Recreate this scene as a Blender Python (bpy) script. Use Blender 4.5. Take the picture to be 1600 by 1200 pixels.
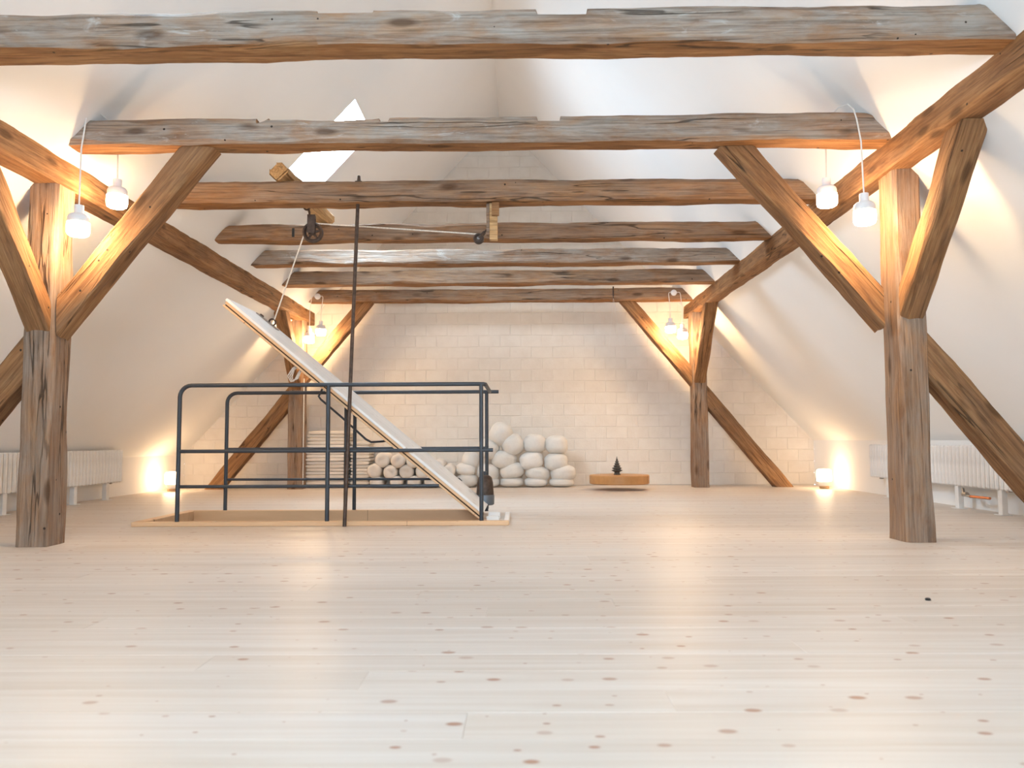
import bpy, math, random
from mathutils import Vector, Matrix, noise

for _o in list(bpy.data.objects):
    bpy.data.objects.remove(_o, do_unlink=True)
scene = bpy.context.scene
COL = scene.collection
PI = math.pi

# ------------------------------------------------------------------ camera
cam_d = bpy.data.cameras.new('camera')
cam_d.sensor_width = 36.0
cam_d.lens = 28.125
cam_d.clip_start = 0.02
cam_d.dof.use_dof = True
cam_d.dof.focus_distance = 6.2
cam_d.dof.aperture_fstop = 3.4
cam = bpy.data.objects.new('camera', cam_d)
COL.objects.link(cam)
pitch, yaw, roll = math.atan(87.58 / 1250), math.atan(12.42 / 1250), 0.00476
fw = Vector((-math.sin(yaw) * math.cos(pitch), math.cos(yaw) * math.cos(pitch), math.sin(pitch)))
r0 = fw.cross(Vector((0, 0, 1))).normalized()
u0 = r0.cross(fw)
cr = r0 * math.cos(roll) - u0 * math.sin(roll)
cu = r0 * math.sin(roll) + u0 * math.cos(roll)
cam.matrix_world = Matrix(((cr.x, cu.x, -fw.x, 0), (cr.y, cu.y, -fw.y, 0), (cr.z, cu.z, -fw.z, 0.65), (0, 0, 0, 1)))
scene.camera = cam

# ------------------------------------------------------------------ world, windows' daylight, exposure
SKY = 75.0
LAMP = 185.0
world = bpy.data.worlds.new('overcast_sky')
scene.world = world
world.use_nodes = True
bg = world.node_tree.nodes['Background']
bg.inputs['Color'].default_value = (0.64, 0.80, 1.0, 1)
bg.inputs['Strength'].default_value = SKY
vs = scene.view_settings
vs.view_transform = 'Standard'
vs.look = 'None'
vs.gamma = 1.0
vs.use_curve_mapping = False
vs.exposure = 0.06
scene.cycles.use_denoising = True
scene.cycles.max_bounces = 7
scene.cycles.diffuse_bounces = 5
scene.cycles.caustics_reflective = False
scene.cycles.caustics_refractive = False
scene.cycles.sample_clamp_indirect = 8.0

# the room: ridge along Y, gable walls at Y0 and Y1, knee walls at XL and XR
RX, RZ = -0.285, 5.37
SL, SR = 1.08, 1.06
XL, XR, Y0, Y1 = -4.83, 4.19, -2.0, 11.5
def roof_z(x):
    return RZ - (SL * (RX - x) if x < RX else SR * (x - RX))
ZL, ZR = roof_z(XL), roof_z(XR)
# skylights: side, y0, y1, x0, x1 (x range on plan)
SKYLIGHTS = [('L', 7.55, 8.40, -2.217, -1.588), ('L', 3.70, 4.20, -2.12, -1.90)]
GABLE_WIN = (-0.95, 0.55, 0.95, 2.1)      # x0, x1, z0, z1 in the gable wall behind the camera

def portal(name, centre, xa, ya, sx, sy):
    l = bpy.data.lights.new(name, 'AREA')
    l.shape = 'RECTANGLE'
    l.size, l.size_y = sx, sy
    l.cycles.is_portal = True
    o = bpy.data.objects.new(name, l)
    COL.objects.link(o)
    za = xa.cross(ya)
    o.matrix_world = Matrix(((xa.x, ya.x, za.x, centre.x), (xa.y, ya.y, za.y, centre.y), (xa.z, ya.z, za.z, centre.z), (0, 0, 0, 1)))
    return o
for i, (sd, ya, yb, xa, xb) in enumerate(SKYLIGHTS):
    s = SL if sd == 'L' else -SR
    d = Vector((1, 0, s)).normalized()
    c = Vector(((xa + xb) / 2, (ya + yb) / 2, roof_z((xa + xb) / 2)))
    n_in = Vector((s, 0, -1)).normalized()
    yv = Vector((0, 1, 0))
    # light shines along local -Z: local Z must be the outward normal
    if d.cross(yv).dot(n_in) > 0:
        yv = -yv
    portal('daylight_portal', c - n_in * 0.02, d, yv, abs(xb - xa) * math.hypot(1, s), yb - ya)
gx0, gx1, gz0, gz1 = GABLE_WIN
portal('daylight_portal', Vector(((gx0 + gx1) / 2, Y0 - 0.02, (gz0 + gz1) / 2)), Vector((1, 0, 0)), Vector((0, 0, 1)), gx1 - gx0, gz1 - gz0)

# ------------------------------------------------------------------ mesh helpers
class MB:
    def __init__(self):
        self.v, self.f, self.sm = [], [], []
    def add(self, vs_, fs_, smooth=False):
        b = len(self.v)
        self.v += [tuple(p) for p in vs_]
        for f in fs_:
            self.f.append(tuple(b + i for i in f))
            self.sm.append(smooth)
        return self
    def box(self, x0, x1, y0, y1, z0, z1):
        vs_ = [(x, y, z) for z in (z0, z1) for y in (y0, y1) for x in (x0, x1)]
        return self.add(vs_, [(0, 2, 3, 1), (4, 5, 7, 6), (0, 1, 5, 4), (2, 6, 7, 3), (0, 4, 6, 2), (1, 3, 7, 5)])
    def bbox(self, x0, x1, y0, y1, z0, z1, b=0.004, top_only=False):
        """box with chamfered edges on all sides"""
        bx = min(b, (x1 - x0) * .45); by = min(b, (y1 - y0) * .45); bz = min(b, (z1 - z0) * .45)
        P, F = [], []
        def p(a):
            P.append(a); return len(P) - 1
        idx = {}
        for sx in (0, 1):
            for sy in (0, 1):
                for sz in (0, 1):
                    X, Y, Z = (x0, x1)[sx], (y0, y1)[sy], (z0, z1)[sz]
                    dx, dy, dz = (bx, -bx)[sx], (by, -by)[sy], (bz, -bz)[sz]
                    idx[sx, sy, sz] = (p((X, Y + dy, Z + dz)), p((X + dx, Y, Z + dz)), p((X + dx, Y + dy, Z)))
        for s in (0, 1):
            F.append([idx[s, a, b_][0] for a, b_ in ((0, 0), (1, 0), (1, 1), (0, 1))])
            F.append([idx[a, s, b_][1] for a, b_ in ((0, 0), (1, 0), (1, 1), (0, 1))])
            F.append([idx[a, b_, s][2] for a, b_ in ((0, 0), (1, 0), (1, 1), (0, 1))])
        for a in (0, 1):
            for b_ in (0, 1):
                F.append((idx[a, b_, 0][0], idx[a, b_, 1][0], idx[a, b_, 1][1], idx[a, b_, 0][1]))
                F.append((idx[a, 0, b_][0], idx[a, 1, b_][0], idx[a, 1, b_][2], idx[a, 0, b_][2]))
                F.append((idx[0, a, b_][1], idx[1, a, b_][1], idx[1, a, b_][2], idx[0, a, b_][2]))
        for k in idx:
            F.append(idx[k])
        return self.add(P, F)
    def tube(self, pts, r, n=8, cap=True, closed=False):
        pts = [Vector(q) for q in pts]
        m = len(pts)
        rings = []
        prev = None
        for i in range(m):
            if closed:
                t = (pts[(i + 1) % m] - pts[i - 1]).normalized()
            else:
                t = (pts[min(i + 1, m - 1)] - pts[max(i - 1, 0)]).normalized()
            if prev is None:
                a = Vector((0, 0, 1)) if abs(t.z) < .9 else Vector((1, 0, 0))
                prev = t.cross(a).normalized()
            prev = (prev - t * prev.dot(t)).normalized()
            b = t.cross(prev)
            rr = r[i] if isinstance(r, (list, tuple)) else r
            rings.append([pts[i] + (prev * math.cos(2 * PI * k / n) + b * math.sin(2 * PI * k / n)) * rr for k in range(n)])
        vs_ = [q for R in rings for q in R]
        fs_ = []
        for i in range(m if closed else m - 1):
            for k in range(n):
                j = (i + 1) % m
                fs_.append((i * n + k, i * n + (k + 1) % n, j * n + (k + 1) % n, j * n + k))
        self.add(vs_, fs_, True)
        if cap and not closed:
            b0 = len(self.v) - len(vs_)
            self.f.append(tuple(b0 + k for k in range(n))[::-1]); self.sm.append(False)
            self.f.append(tuple(b0 + (m - 1) * n + k for k in range(n))); self.sm.append(False)
        return self
    def lathe(self, prof, n=24, c=(0, 0, 0), axis='z'):
        """prof: list of (r, z) from bottom to top; r=0 closes to a pole"""
        vs_, fs_, rows = [], [], []
        def P(x, y, z):
            if axis == 'y': x, y, z = x, z, y
            elif axis == 'x': x, y, z = z, x, y
            return (c[0] + x, c[1] + y, c[2] + z)
        for r, z in prof:
            if r < 1e-6:
                rows.append([len(vs_)]); vs_.append(P(0, 0, z))
            else:
                rows.append(list(range(len(vs_), len(vs_) + n)))
                vs_ += [P(r * math.cos(2 * PI * k / n), r * math.sin(2 * PI * k / n), z) for k in range(n)]
        for A, B in zip(rows, rows[1:]):
            for k in range(n):
                k2 = (k + 1) % n
                if len(A) == 1 and len(B) == 1: continue
                if len(A) == 1: fs_.append((A[0], B[k2], B[k]))
                elif len(B) == 1: fs_.append((A[k], A[k2], B[0]))
                else: fs_.append((A[k], A[k2], B[k2], B[k]))
        return self.add(vs_, fs_, True)
    def mesh(self, name, mat, angle=40):
        me = bpy.data.meshes.new(name)
        me.from_pydata(self.v, [], self.f)
        me.polygons.foreach_set('use_smooth', self.sm)
        import bmesh
        bm = bmesh.new(); bm.from_mesh(me)
        bmesh.ops.recalc_face_normals(bm, faces=bm.faces[:])
        bm.to_mesh(me); bm.free()
        if any(self.sm):
            me.set_sharp_from_angle(angle=math.radians(angle))
        if mat: me.materials.append(mat)
        me.update()
        return me
    def build(self, name, mat, parent=None, angle=40):
        return link(name, self.mesh(name, mat, angle), parent)

def link(name, me, parent=None):
    o = bpy.data.objects.new(name, me)
    COL.objects.link(o)
    if parent: o.parent = parent
    return o
def tag(o, label=None, cat=None, group=None, kind=None):
    if label: o['label'] = label
    if cat: o['category'] = cat
    if group: o['group'] = group
    if kind: o['kind'] = kind
    return o
def empty(name, loc, label=None, cat=None, group=None, kind=None, rz=0.0):
    o = bpy.data.objects.new(name, None)
    o.empty_display_size = .1
    COL.objects.link(o)
    o.location = loc
    o.rotation_euler = (0, 0, rz)
    return tag(o, label, cat, group, kind)
def copy_tree(o, parent=None):
    c = o.copy(); COL.objects.link(c); c.parent = parent
    for ch in list(o.children):
        copy_tree(ch, c)
    return c

# ------------------------------------------------------------------ materials
def newmat(name):
    m = bpy.data.materials.new(name)
    m.use_nodes = True
    nt = m.node_tree
    return m, nt, nt.nodes['Principled BSDF']
def N(nt, t, **kw):
    n = nt.nodes.new(t)
    for k, v in kw.items():
        setattr(n, k, v)
    return n
def L(nt, a, b):
    nt.links.new(a, b)
def ramp(nt, fac, stops):
    r = N(nt, 'ShaderNodeValToRGB')
    els = r.color_ramp.elements
    while len(els) < len(stops): els.new(0.5)
    for e, (p, c) in zip(els, stops):
        e.position = p
        e.color = (*c, 1) if len(c) == 3 else c
    L(nt, fac, r.inputs['Fac'])
    return r.outputs['Color']
def mix(nt, fac, a, b, mode='MIX'):
    m = N(nt, 'ShaderNodeMix', data_type='RGBA', blend_type=mode)
    if isinstance(fac, (int, float)): m.inputs[0].default_value = fac
    else: L(nt, fac, m.inputs[0])
    for s, v in ((6, a), (7, b)):
        if isinstance(v, tuple): m.inputs[s].default_value = (*v, 1)
        else: L(nt, v, m.inputs[s])
    return m.outputs[2]
def math_n(nt, op, a, b=None, c=None):
    m = N(nt, 'ShaderNodeMath', operation=op)
    for i, v in enumerate((a, b, c)):
        if v is None: continue
        if isinstance(v, (int, float)): m.inputs[i].default_value = v
        else: L(nt, v, m.inputs[i])
    return m.outputs[0]
def noise_n(nt, vec, scale=1.0, detail=4, rough=.55, dist=0.0):
    n = N(nt, 'ShaderNodeTexNoise')
    n.inputs['Scale'].default_value = scale
    n.inputs['Detail'].default_value = detail
    n.inputs['Roughness'].default_value = rough
    n.inputs['Distortion'].default_value = dist
    L(nt, vec, n.inputs['Vector'])
    return n.outputs['Fac']
def obj_vec(nt, scale, shift=7.0):
    """object coordinates scaled, shifted per object so that alike pieces differ"""
    tc = N(nt, 'ShaderNodeTexCoord')
    oi = N(nt, 'ShaderNodeObjectInfo')
    sh = N(nt, 'ShaderNodeVectorMath', operation='SCALE')
    sh.inputs[0].default_value = (shift, shift * 1.7, shift * 2.3)
    L(nt, oi.outputs['Random'], sh.inputs['Scale'])
    ad = N(nt, 'ShaderNodeVectorMath', operation='ADD')
    L(nt, tc.outputs['Object'], ad.inputs[0]); L(nt, sh.outputs[0], ad.inputs[1])
    mp = N(nt, 'ShaderNodeMapping')
    mp.inputs['Scale'].default_value = scale
    L(nt, ad.outputs[0], mp.inputs['Vector'])
    return mp.outputs['Vector'], tc, oi
def bump(nt, h, strength, dist, bsdf):
    b = N(nt, 'ShaderNodeBump')
    b.inputs['Strength'].default_value = strength
    b.inputs['Distance'].default_value = dist
    L(nt, h, b.inputs['Height'])
    L(nt, b.outputs['Normal'], bsdf.inputs['Normal'])
def flat(name, col, rough=.6, metal=0.0, spec=.5, nscale=0, namp=.1):
    m, nt, b = newmat(name)
    b.inputs['Roughness'].default_value = rough
    b.inputs['Metallic'].default_value = metal
    b.inputs['Specular IOR Level'].default_value = spec
    tc = N(nt, 'ShaderNodeTexCoord')
    f = noise_n(nt, tc.outputs['Object'], nscale or 6, 4)
    c = ramp(nt, f, [(.3, tuple(x * (1 - namp) for x in col)), (.7, tuple(min(1, x * (1 + namp)) for x in col))])
    L(nt, c, b.inputs['Base Color'])
    return m

def timber_mat(name, dark, mid, light, grey, patina_daylit_face, patina_body, white=0.0):
    """old hewn timber, grain along local X. patina_daylit_face: grey patina and painted-in daylight on the local -Y face, patina_body: elsewhere"""
    m, nt, b = newmat(name)
    v, tc, oi = obj_vec(nt, (2.2, 20, 20))
    g1 = noise_n(nt, v, 1.0, 8, .68, 1.1)
    v2, _, _ = obj_vec(nt, (2.0, 75, 75))
    g2 = noise_n(nt, v2, 1.0, 4, .6, .6)
    v3, _, _ = obj_vec(nt, (.9, 2.6, 2.6))
    big = noise_n(nt, v3, 1.0, 4, .6, .5)
    col = ramp(nt, g1, [(.30, dark), (.48, mid), (.68, light)])
    fine = ramp(nt, g2, [(.32, (.52, .49, .46)), (.60, (1.12, 1.12, 1.12))])
    col = mix(nt, .75, col, fine, 'MULTIPLY')
    tone = ramp(nt, big, [(.3, (.66, .59, .52)), (.7, (1.25, 1.2, 1.15))])
    col = mix(nt, .8, col, tone, 'MULTIPLY')
    # grey patina; the front's daylight is partly painted into this colour too
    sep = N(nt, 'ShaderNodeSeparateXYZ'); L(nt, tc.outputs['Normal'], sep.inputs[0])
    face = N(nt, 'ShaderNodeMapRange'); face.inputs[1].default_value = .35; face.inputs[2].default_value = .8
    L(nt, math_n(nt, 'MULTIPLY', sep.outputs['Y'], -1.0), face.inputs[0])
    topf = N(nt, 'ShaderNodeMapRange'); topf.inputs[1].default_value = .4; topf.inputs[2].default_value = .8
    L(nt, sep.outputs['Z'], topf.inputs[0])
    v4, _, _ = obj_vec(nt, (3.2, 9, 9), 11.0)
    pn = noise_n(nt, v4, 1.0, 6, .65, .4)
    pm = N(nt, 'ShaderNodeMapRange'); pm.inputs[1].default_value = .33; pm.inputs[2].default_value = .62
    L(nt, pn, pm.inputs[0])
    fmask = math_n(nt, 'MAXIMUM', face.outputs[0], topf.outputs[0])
    amt = math_n(nt, 'MULTIPLY_ADD', fmask, patina_daylit_face - patina_body, patina_body)
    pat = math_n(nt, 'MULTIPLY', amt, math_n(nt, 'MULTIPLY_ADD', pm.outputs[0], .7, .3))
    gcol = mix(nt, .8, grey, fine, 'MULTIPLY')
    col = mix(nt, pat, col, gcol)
    if white:
        v5, _, _ = obj_vec(nt, (3.0, 9, 9), 3.0)
        wn = noise_n(nt, v5, 1.0, 5, .7, .8)
        wm = N(nt, 'ShaderNodeMapRange'); wm.inputs[1].default_value = .60; wm.inputs[2].default_value = .70
        L(nt, wn, wm.inputs[0])
        col = mix(nt, math_n(nt, 'MULTIPLY', math_n(nt, 'MULTIPLY', wm.outputs[0], fmask), white), col, (.62, .60, .56))
    # knots
    v6, _, _ = obj_vec(nt, (2.2, 7, 7), 5.0)
    vo = N(nt, 'ShaderNodeTexVoronoi'); vo.inputs['Scale'].default_value = 1.0
    L(nt, v6, vo.inputs['Vector'])
    kn = ramp(nt, vo.outputs['Distance'], [(.10, (1, 1, 1)), (.21, (0, 0, 0))])
    col = mix(nt, math_n(nt, 'MULTIPLY', kn, .7), col, tuple(x * .45 for x in dark))
    # long drying cracks
    v7, _, _ = obj_vec(nt, (.45, 9, 9), 9.0)
    cn = noise_n(nt, v7, 1.0, 3, .5, .2)
    cd = math_n(nt, 'ABSOLUTE', math_n(nt, 'SUBTRACT', cn, .5))
    ck = ramp(nt, cd, [(.004, (1, 1, 1)), (.011, (0, 0, 0))])
    v8, _, _ = obj_vec(nt, (.8, 1.5, 1.5), 4.0)
    cm = ramp(nt, noise_n(nt, v8, 1.0, 1), [(.5, (0, 0, 0)), (.58, (1, 1, 1))])
    crack = math_n(nt, 'MULTIPLY', ck, cm)
    col = mix(nt, math_n(nt, 'MULTIPLY', crack, .72), col, (.03, .018, .01))
    # worm and nail holes
    v9, _, _ = obj_vec(nt, (13, 13, 13), 6.0)
    vh = N(nt, 'ShaderNodeTexVoronoi'); vh.inputs['Scale'].default_value = 1.0
    L(nt, v9, vh.inputs['Vector'])
    hs = N(nt, 'ShaderNodeSeparateColor'); L(nt, vh.outputs['Color'], hs.inputs[0])
    hole = math_n(nt, 'MULTIPLY', math_n(nt, 'LESS_THAN', vh.outputs['Distance'], .10), math_n(nt, 'GREATER_THAN', hs.outputs[0], .80))
    col = mix(nt, hole, col, (.035, .022, .014))
    L(nt, col, b.inputs['Base Color'])
    b.inputs['Roughness'].default_value = .78
    b.inputs['Specular IOR Level'].default_value = .25
    h = math_n(nt, 'ADD', math_n(nt, 'MULTIPLY', g2, .5), g1)
    h = math_n(nt, 'SUBTRACT', h, math_n(nt, 'MULTIPLY', crack, 1.5))
    bump(nt, h, .8, .012, b)
    return m

DK, MD, LT, GR = (.14, .060, .021), (.29, .137, .050), (.41, .222, .093), (.29, .225, .175)
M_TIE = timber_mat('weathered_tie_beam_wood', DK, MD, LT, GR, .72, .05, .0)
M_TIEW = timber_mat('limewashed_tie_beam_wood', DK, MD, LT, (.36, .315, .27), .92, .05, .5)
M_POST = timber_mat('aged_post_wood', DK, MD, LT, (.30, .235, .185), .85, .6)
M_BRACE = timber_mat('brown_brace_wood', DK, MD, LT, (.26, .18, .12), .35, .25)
M_LOG = timber_mat('fresh_log_wood', (.50, .30, .13), (.60, .39, .19), (.70, .48, .26), (.5, .4, .3), .05, .05)

def plaster(name, col):
    m, nt, b = newmat(name)
    tc = N(nt, 'ShaderNodeTexCoord')
    n1 = noise_n(nt, tc.outputs['Object'], .8, 4)
    n2 = noise_n(nt, tc.outputs['Object'], 60, 4, .7)
    c = ramp(nt, n1, [(.3, tuple(x * .965 for x in col)), (.7, col)])
    L(nt, c, b.inputs['Base Color'])
    b.inputs['Roughness'].default_value = .9
    b.inputs['Specular IOR Level'].default_value = .15
    bump(nt, n2, .12, .002, b)
    return m
M_PLASTER = plaster('white_plaster', (.88, .88, .87))
M_KNEE = plaster('white_knee_wall', (.88, .87, .85))
M_MORTAR = plaster('cream_mortar', (.765, .705, .625))

def brick_mat():
    m, nt, b = newmat('cream_painted_block')
    v, tc, oi = obj_vec(nt, (5, 5, 5))
    n1 = noise_n(nt, v, 1.0, 5, .6)
    n2 = noise_n(nt, v, 9.0, 4, .7)
    c = ramp(nt, n1, [(.3, (.73, .665, .585)), (.7, (.79, .735, .66))])
    t = ramp(nt, oi.outputs['Random'], [(0, (.985, .98, .975)), (1, (1.01, 1.01, 1.01))])
    c = mix(nt, 1.0, c, t, 'MULTIPLY')
    L(nt, c, b.inputs['Base Color'])
    b.inputs['Roughness'].default_value = .85
    b.inputs['Specular IOR Level'].default_value = .2
    bump(nt, math_n(nt, 'ADD', n1, math_n(nt, 'MULTIPLY', n2, .4)), .6, .010, b)
    return m
M_BRICK = brick_mat()

def plank_mat(name, a, bcol, knot, rough=.36, kscale=1.0):
    m, nt, b = newmat(name)
    v, tc, oi = obj_vec(nt, (.55, 13, 4), 23.0)
    g = noise_n(nt, v, 1.0, 6, .6, .9)
    v2, _, _ = obj_vec(nt, (.8, 60, 6), 13.0)
    g2 = noise_n(nt, v2, 1.0, 4, .6)
    c = ramp(nt, g, [(.25, a), (.7, bcol)])
    t = ramp(nt, oi.outputs['Random'], [(0, (.95, .94, .92)), (.5, (1, 1, 1)), (1, (1.03, 1.02, 1.0))])
    c = mix(nt, .9, c, t, 'MULTIPLY')
    f2 = ramp(nt, g2, [(.3, (.93, .90, .86)), (.6, (1, 1, 1))])
    c = mix(nt, .7, c, f2, 'MULTIPLY')
    # heartwood streaks
    v3, _, _ = obj_vec(nt, (.35, 9, 3), 31.0)
    st = ramp(nt, noise_n(nt, v3, 1.0, 2), [(.60, (0, 0, 0)), (.72, (1, 1, 1))])
    c = mix(nt, math_n(nt, 'MULTIPLY', st, .30), c, tuple(x * y for x, y in zip(a, (.86, .76, .62))))
    # knots
    v4, _, _ = obj_vec(nt, (7.0 * kscale, 11.0 * kscale, .01), 17.0)
    vo = N(nt, 'ShaderNodeTexVoronoi'); vo.voronoi_dimensions = '2D'; vo.inputs['Scale'].default_value = 1.0
    L(nt, v4, vo.inputs['Vector'])
    sc = N(nt, 'ShaderNodeSeparateColor'); L(nt, vo.outputs['Color'], sc.inputs[0])
    rad = math_n(nt, 'MULTIPLY_ADD', math_n(nt, 'POWER', sc.outputs[1], 2.0), .15, .035)
    near = N(nt, 'ShaderNodeMapRange'); near.inputs[3].default_value = 1; near.inputs[4].default_value = 0
    L(nt, vo.outputs['Distance'], near.inputs[0])
    L(nt, math_n(nt, 'MULTIPLY', rad, .6), near.inputs[1]); L(nt, rad, near.inputs[2])
    k = math_n(nt, 'MULTIPLY', near.outputs[0], math_n(nt, 'GREATER_THAN', sc.outputs[0], .50))
    c = mix(nt, math_n(nt, 'MULTIPLY', k, math_n(nt, 'MULTIPLY_ADD', sc.outputs[2], .55, .35)), c, knot)
    L(nt, c, b.inputs['Base Color'])
    b.inputs['Roughness'].default_value = rough
    b.inputs['Specular IOR Level'].default_value = .45
    bump(nt, math_n(nt, 'ADD', g2, g), .08, .002, b)
    return m
M_FLOOR = plank_mat('whitewashed_pine_floor', (.61, .515, .43), (.73, .665, .605), (.36, .165, .09), .42)
M_TRIM = plank_mat('pale_pine_trim', (.68, .42, .23), (.80, .54, .32), (.28, .13, .06), .5)
M_LIDTOP = plank_mat('whitewashed_pine_lid', (.80, .78, .75), (.87, .86, .84), (.45, .30, .2), .45)
M_SUB = flat('subfloor_wood', (.50, .36, .22), .8)
M_DARKGAP = flat('painted_gap_shade', (.06, .035, .02), .9)

M_METAL = flat('dark_grey_painted_steel', (.045, .052, .062), .45, .2, .5)
M_IRON = flat('old_brown_iron', (.085, .058, .045), .55, .6, .5, 25, .35)
M_GREYMETAL = flat('grey_steel', (.13, .145, .165), .45, .5)
M_ZINC = flat('zinc_plated_steel', (.30, .28, .26), .35, .8)
M_CORD = flat('white_cord', (.78, .76, .72), .7)
M_ROPE = flat('natural_white_rope', (.72, .66, .58), .85, 0, .3, 90, .2)
M_CERAMIC = flat('white_ceramic', (.80, .80, .80), .35)
M_RAD = flat('white_radiator_enamel', (.80, .795, .78), .35)
M_COPPER = flat('copper_pipe', (.62, .24, .11), .35, .8)
M_BRASS = flat('nickel_valve', (.45, .42, .38), .3, .9)
M_LAMPWOOD = flat('light_oak_base', (.50, .32, .16), .5)
M_DISC = plank_mat('oiled_oak_disc', (.45, .22, .075), (.58, .31, .12), (.25, .11, .04), .45)
M_STONE = flat('dark_weathered_stone', (.085, .08, .07), .7, 0, .4, 40, .4)
M_BLACK = flat('black_plastic', (.012, .012, .012), .5)
M_SHAFT = plaster('stairwell_plaster', (.62, .50, .38))

def cloth(name, col):
    m, nt, b = newmat(name)
    v, tc, oi = obj_vec(nt, (1, 1, 1))
    n1 = noise_n(nt, v, 7, 4)
    n2 = noise_n(nt, v, 160, 3)
    c = ramp(nt, n1, [(.3, tuple(x * .94 for x in col)), (.7, col)])
    t = ramp(nt, oi.outputs['Random'], [(0, (.93, .92, .90)), (1, (1.03, 1.03, 1.03))])
    L(nt, mix(nt, 1.0, c, t, 'MULTIPLY'), b.inputs['Base Color'])
    b.inputs['Roughness'].default_value = .95
    b.inputs['Specular IOR Level'].default_value = .1
    b.inputs['Sheen Weight'].default_value = .2
    bump(nt, math_n(nt, 'ADD', n2, math_n(nt, 'MULTIPLY', n1, 2)), .25, .006, b)
    return m
M_CUSH = cloth('undyed_cotton_cushion', (.80, .765, .71))
M_ROLL = cloth('cream_cotton_roll', (.78, .72, .65))
M_BLANKET = cloth('cream_wool_blanket', (.76, .69, .61))

def emis(name, col, s):
    m, nt, b = newmat(name)
    tc = N(nt, 'ShaderNodeTexCoord')
    n = noise_n(nt, tc.outputs['Object'], 20, 2)
    c = ramp(nt, n, [(0, tuple(x * .97 for x in col)), (1, col)])
    b.inputs['Base Color'].default_value = (.9, .88, .84, 1)
    b.inputs['Roughness'].default_value = .3
    L(nt, c, b.inputs['Emission Color'])
    b.inputs['Emission Strength'].default_value = s
    return m
WARM = (1.0, .68, .38)
M_GLOW = emis('lit_opal_glass', WARM, LAMP)
M_GLOWF = emis('lit_floor_lamp_glass', WARM, LAMP * .15)

def glass():
    m = bpy.data.materials.new('clear_window_glass'); m.use_nodes = True
    nt = m.node_tree; nt.nodes.clear()
    o = N(nt, 'ShaderNodeOutputMaterial'); t = N(nt, 'ShaderNodeBsdfTransparent'); g = N(nt, 'ShaderNodeBsdfGlossy')
    t.inputs[0].default_value = (.96, .98, .97, 1); g.inputs['Roughness'].default_value = .02
    x = N(nt, 'ShaderNodeMixShader'); x.inputs[0].default_value = .05
    L(nt, t.outputs[0], x.inputs[1]); L(nt, g.outputs[0], x.inputs[2]); L(nt, x.outputs[0], o.inputs[0])
    return m
M_GLASS = glass()

# ------------------------------------------------------------------ the room shell
OX0, OX1, OY0, OY1 = -2.93, -0.33, 6.235, 7.19          # stair opening in the floor
def slab_cells(xs, ys, hole):
    for i in range(len(xs) - 1):
        for j in range(len(ys) - 1):
            if not hole((xs[i] + xs[i + 1]) / 2, (ys[j] + ys[j + 1]) / 2):
                yield i, j
def grid_slab(us, vs_, inside, fn, t):
    """solid slab over the grid us x vs (cells where inside()), fn(u, v, depth) -> point"""
    mb = MB(); nu, nv = len(us), len(vs_)
    P = [fn(u, v, d) for d in (0, t) for v in vs_ for u in us]
    ix = lambda i, j, k: k * nu * nv + j * nu + i
    on = lambda i, j: 0 <= i < nu - 1 and 0 <= j < nv - 1 and inside((us[i] + us[i + 1]) / 2, (vs_[j] + vs_[j + 1]) / 2)
    F = []
    for i in range(nu - 1):
        for j in range(nv - 1):
            if not on(i, j): continue
            F.append((ix(i, j, 0), ix(i + 1, j, 0), ix(i + 1, j + 1, 0), ix(i, j + 1, 0)))
            F.append((ix(i, j, 1), ix(i, j + 1, 1), ix(i + 1, j + 1, 1), ix(i + 1, j, 1)))
            if not on(i - 1, j): F.append((ix(i, j, 0), ix(i, j + 1, 0), ix(i, j + 1, 1), ix(i, j, 1)))
            if not on(i + 1, j): F.append((ix(i + 1, j, 0), ix(i + 1, j, 1), ix(i + 1, j + 1, 1), ix(i + 1, j + 1, 0)))
            if not on(i, j - 1): F.append((ix(i, j, 0), ix(i, j, 1), ix(i + 1, j, 1), ix(i + 1, j, 0)))
            if not on(i, j + 1): F.append((ix(i, j + 1, 0), ix(i + 1, j + 1, 0), ix(i + 1, j + 1, 1), ix(i, j + 1, 1)))
    used = sorted({k for f in F for k in f}); re = {k: n for n, k in enumerate(used)}
    mb.add([P[k] for k in used], [tuple(re[k] for k in f) for f in F])
    return mb

PT = 0.022   # plank thickness
in_open = lambda x, y: OX0 < x < OX1 and OY0 < y < OY1
fl = grid_slab([XL - .3, OX0, OX1, XR + .3], [Y0 - .3, OY0, OY1, Y1 + .3], lambda x, y: not in_open(x, y),
               lambda u, v, d: (u, v, -PT - d), .22).build('floor', M_SUB)
tag(fl, 'pale whitewashed pine board floor of the attic', None, kind='structure')

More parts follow.
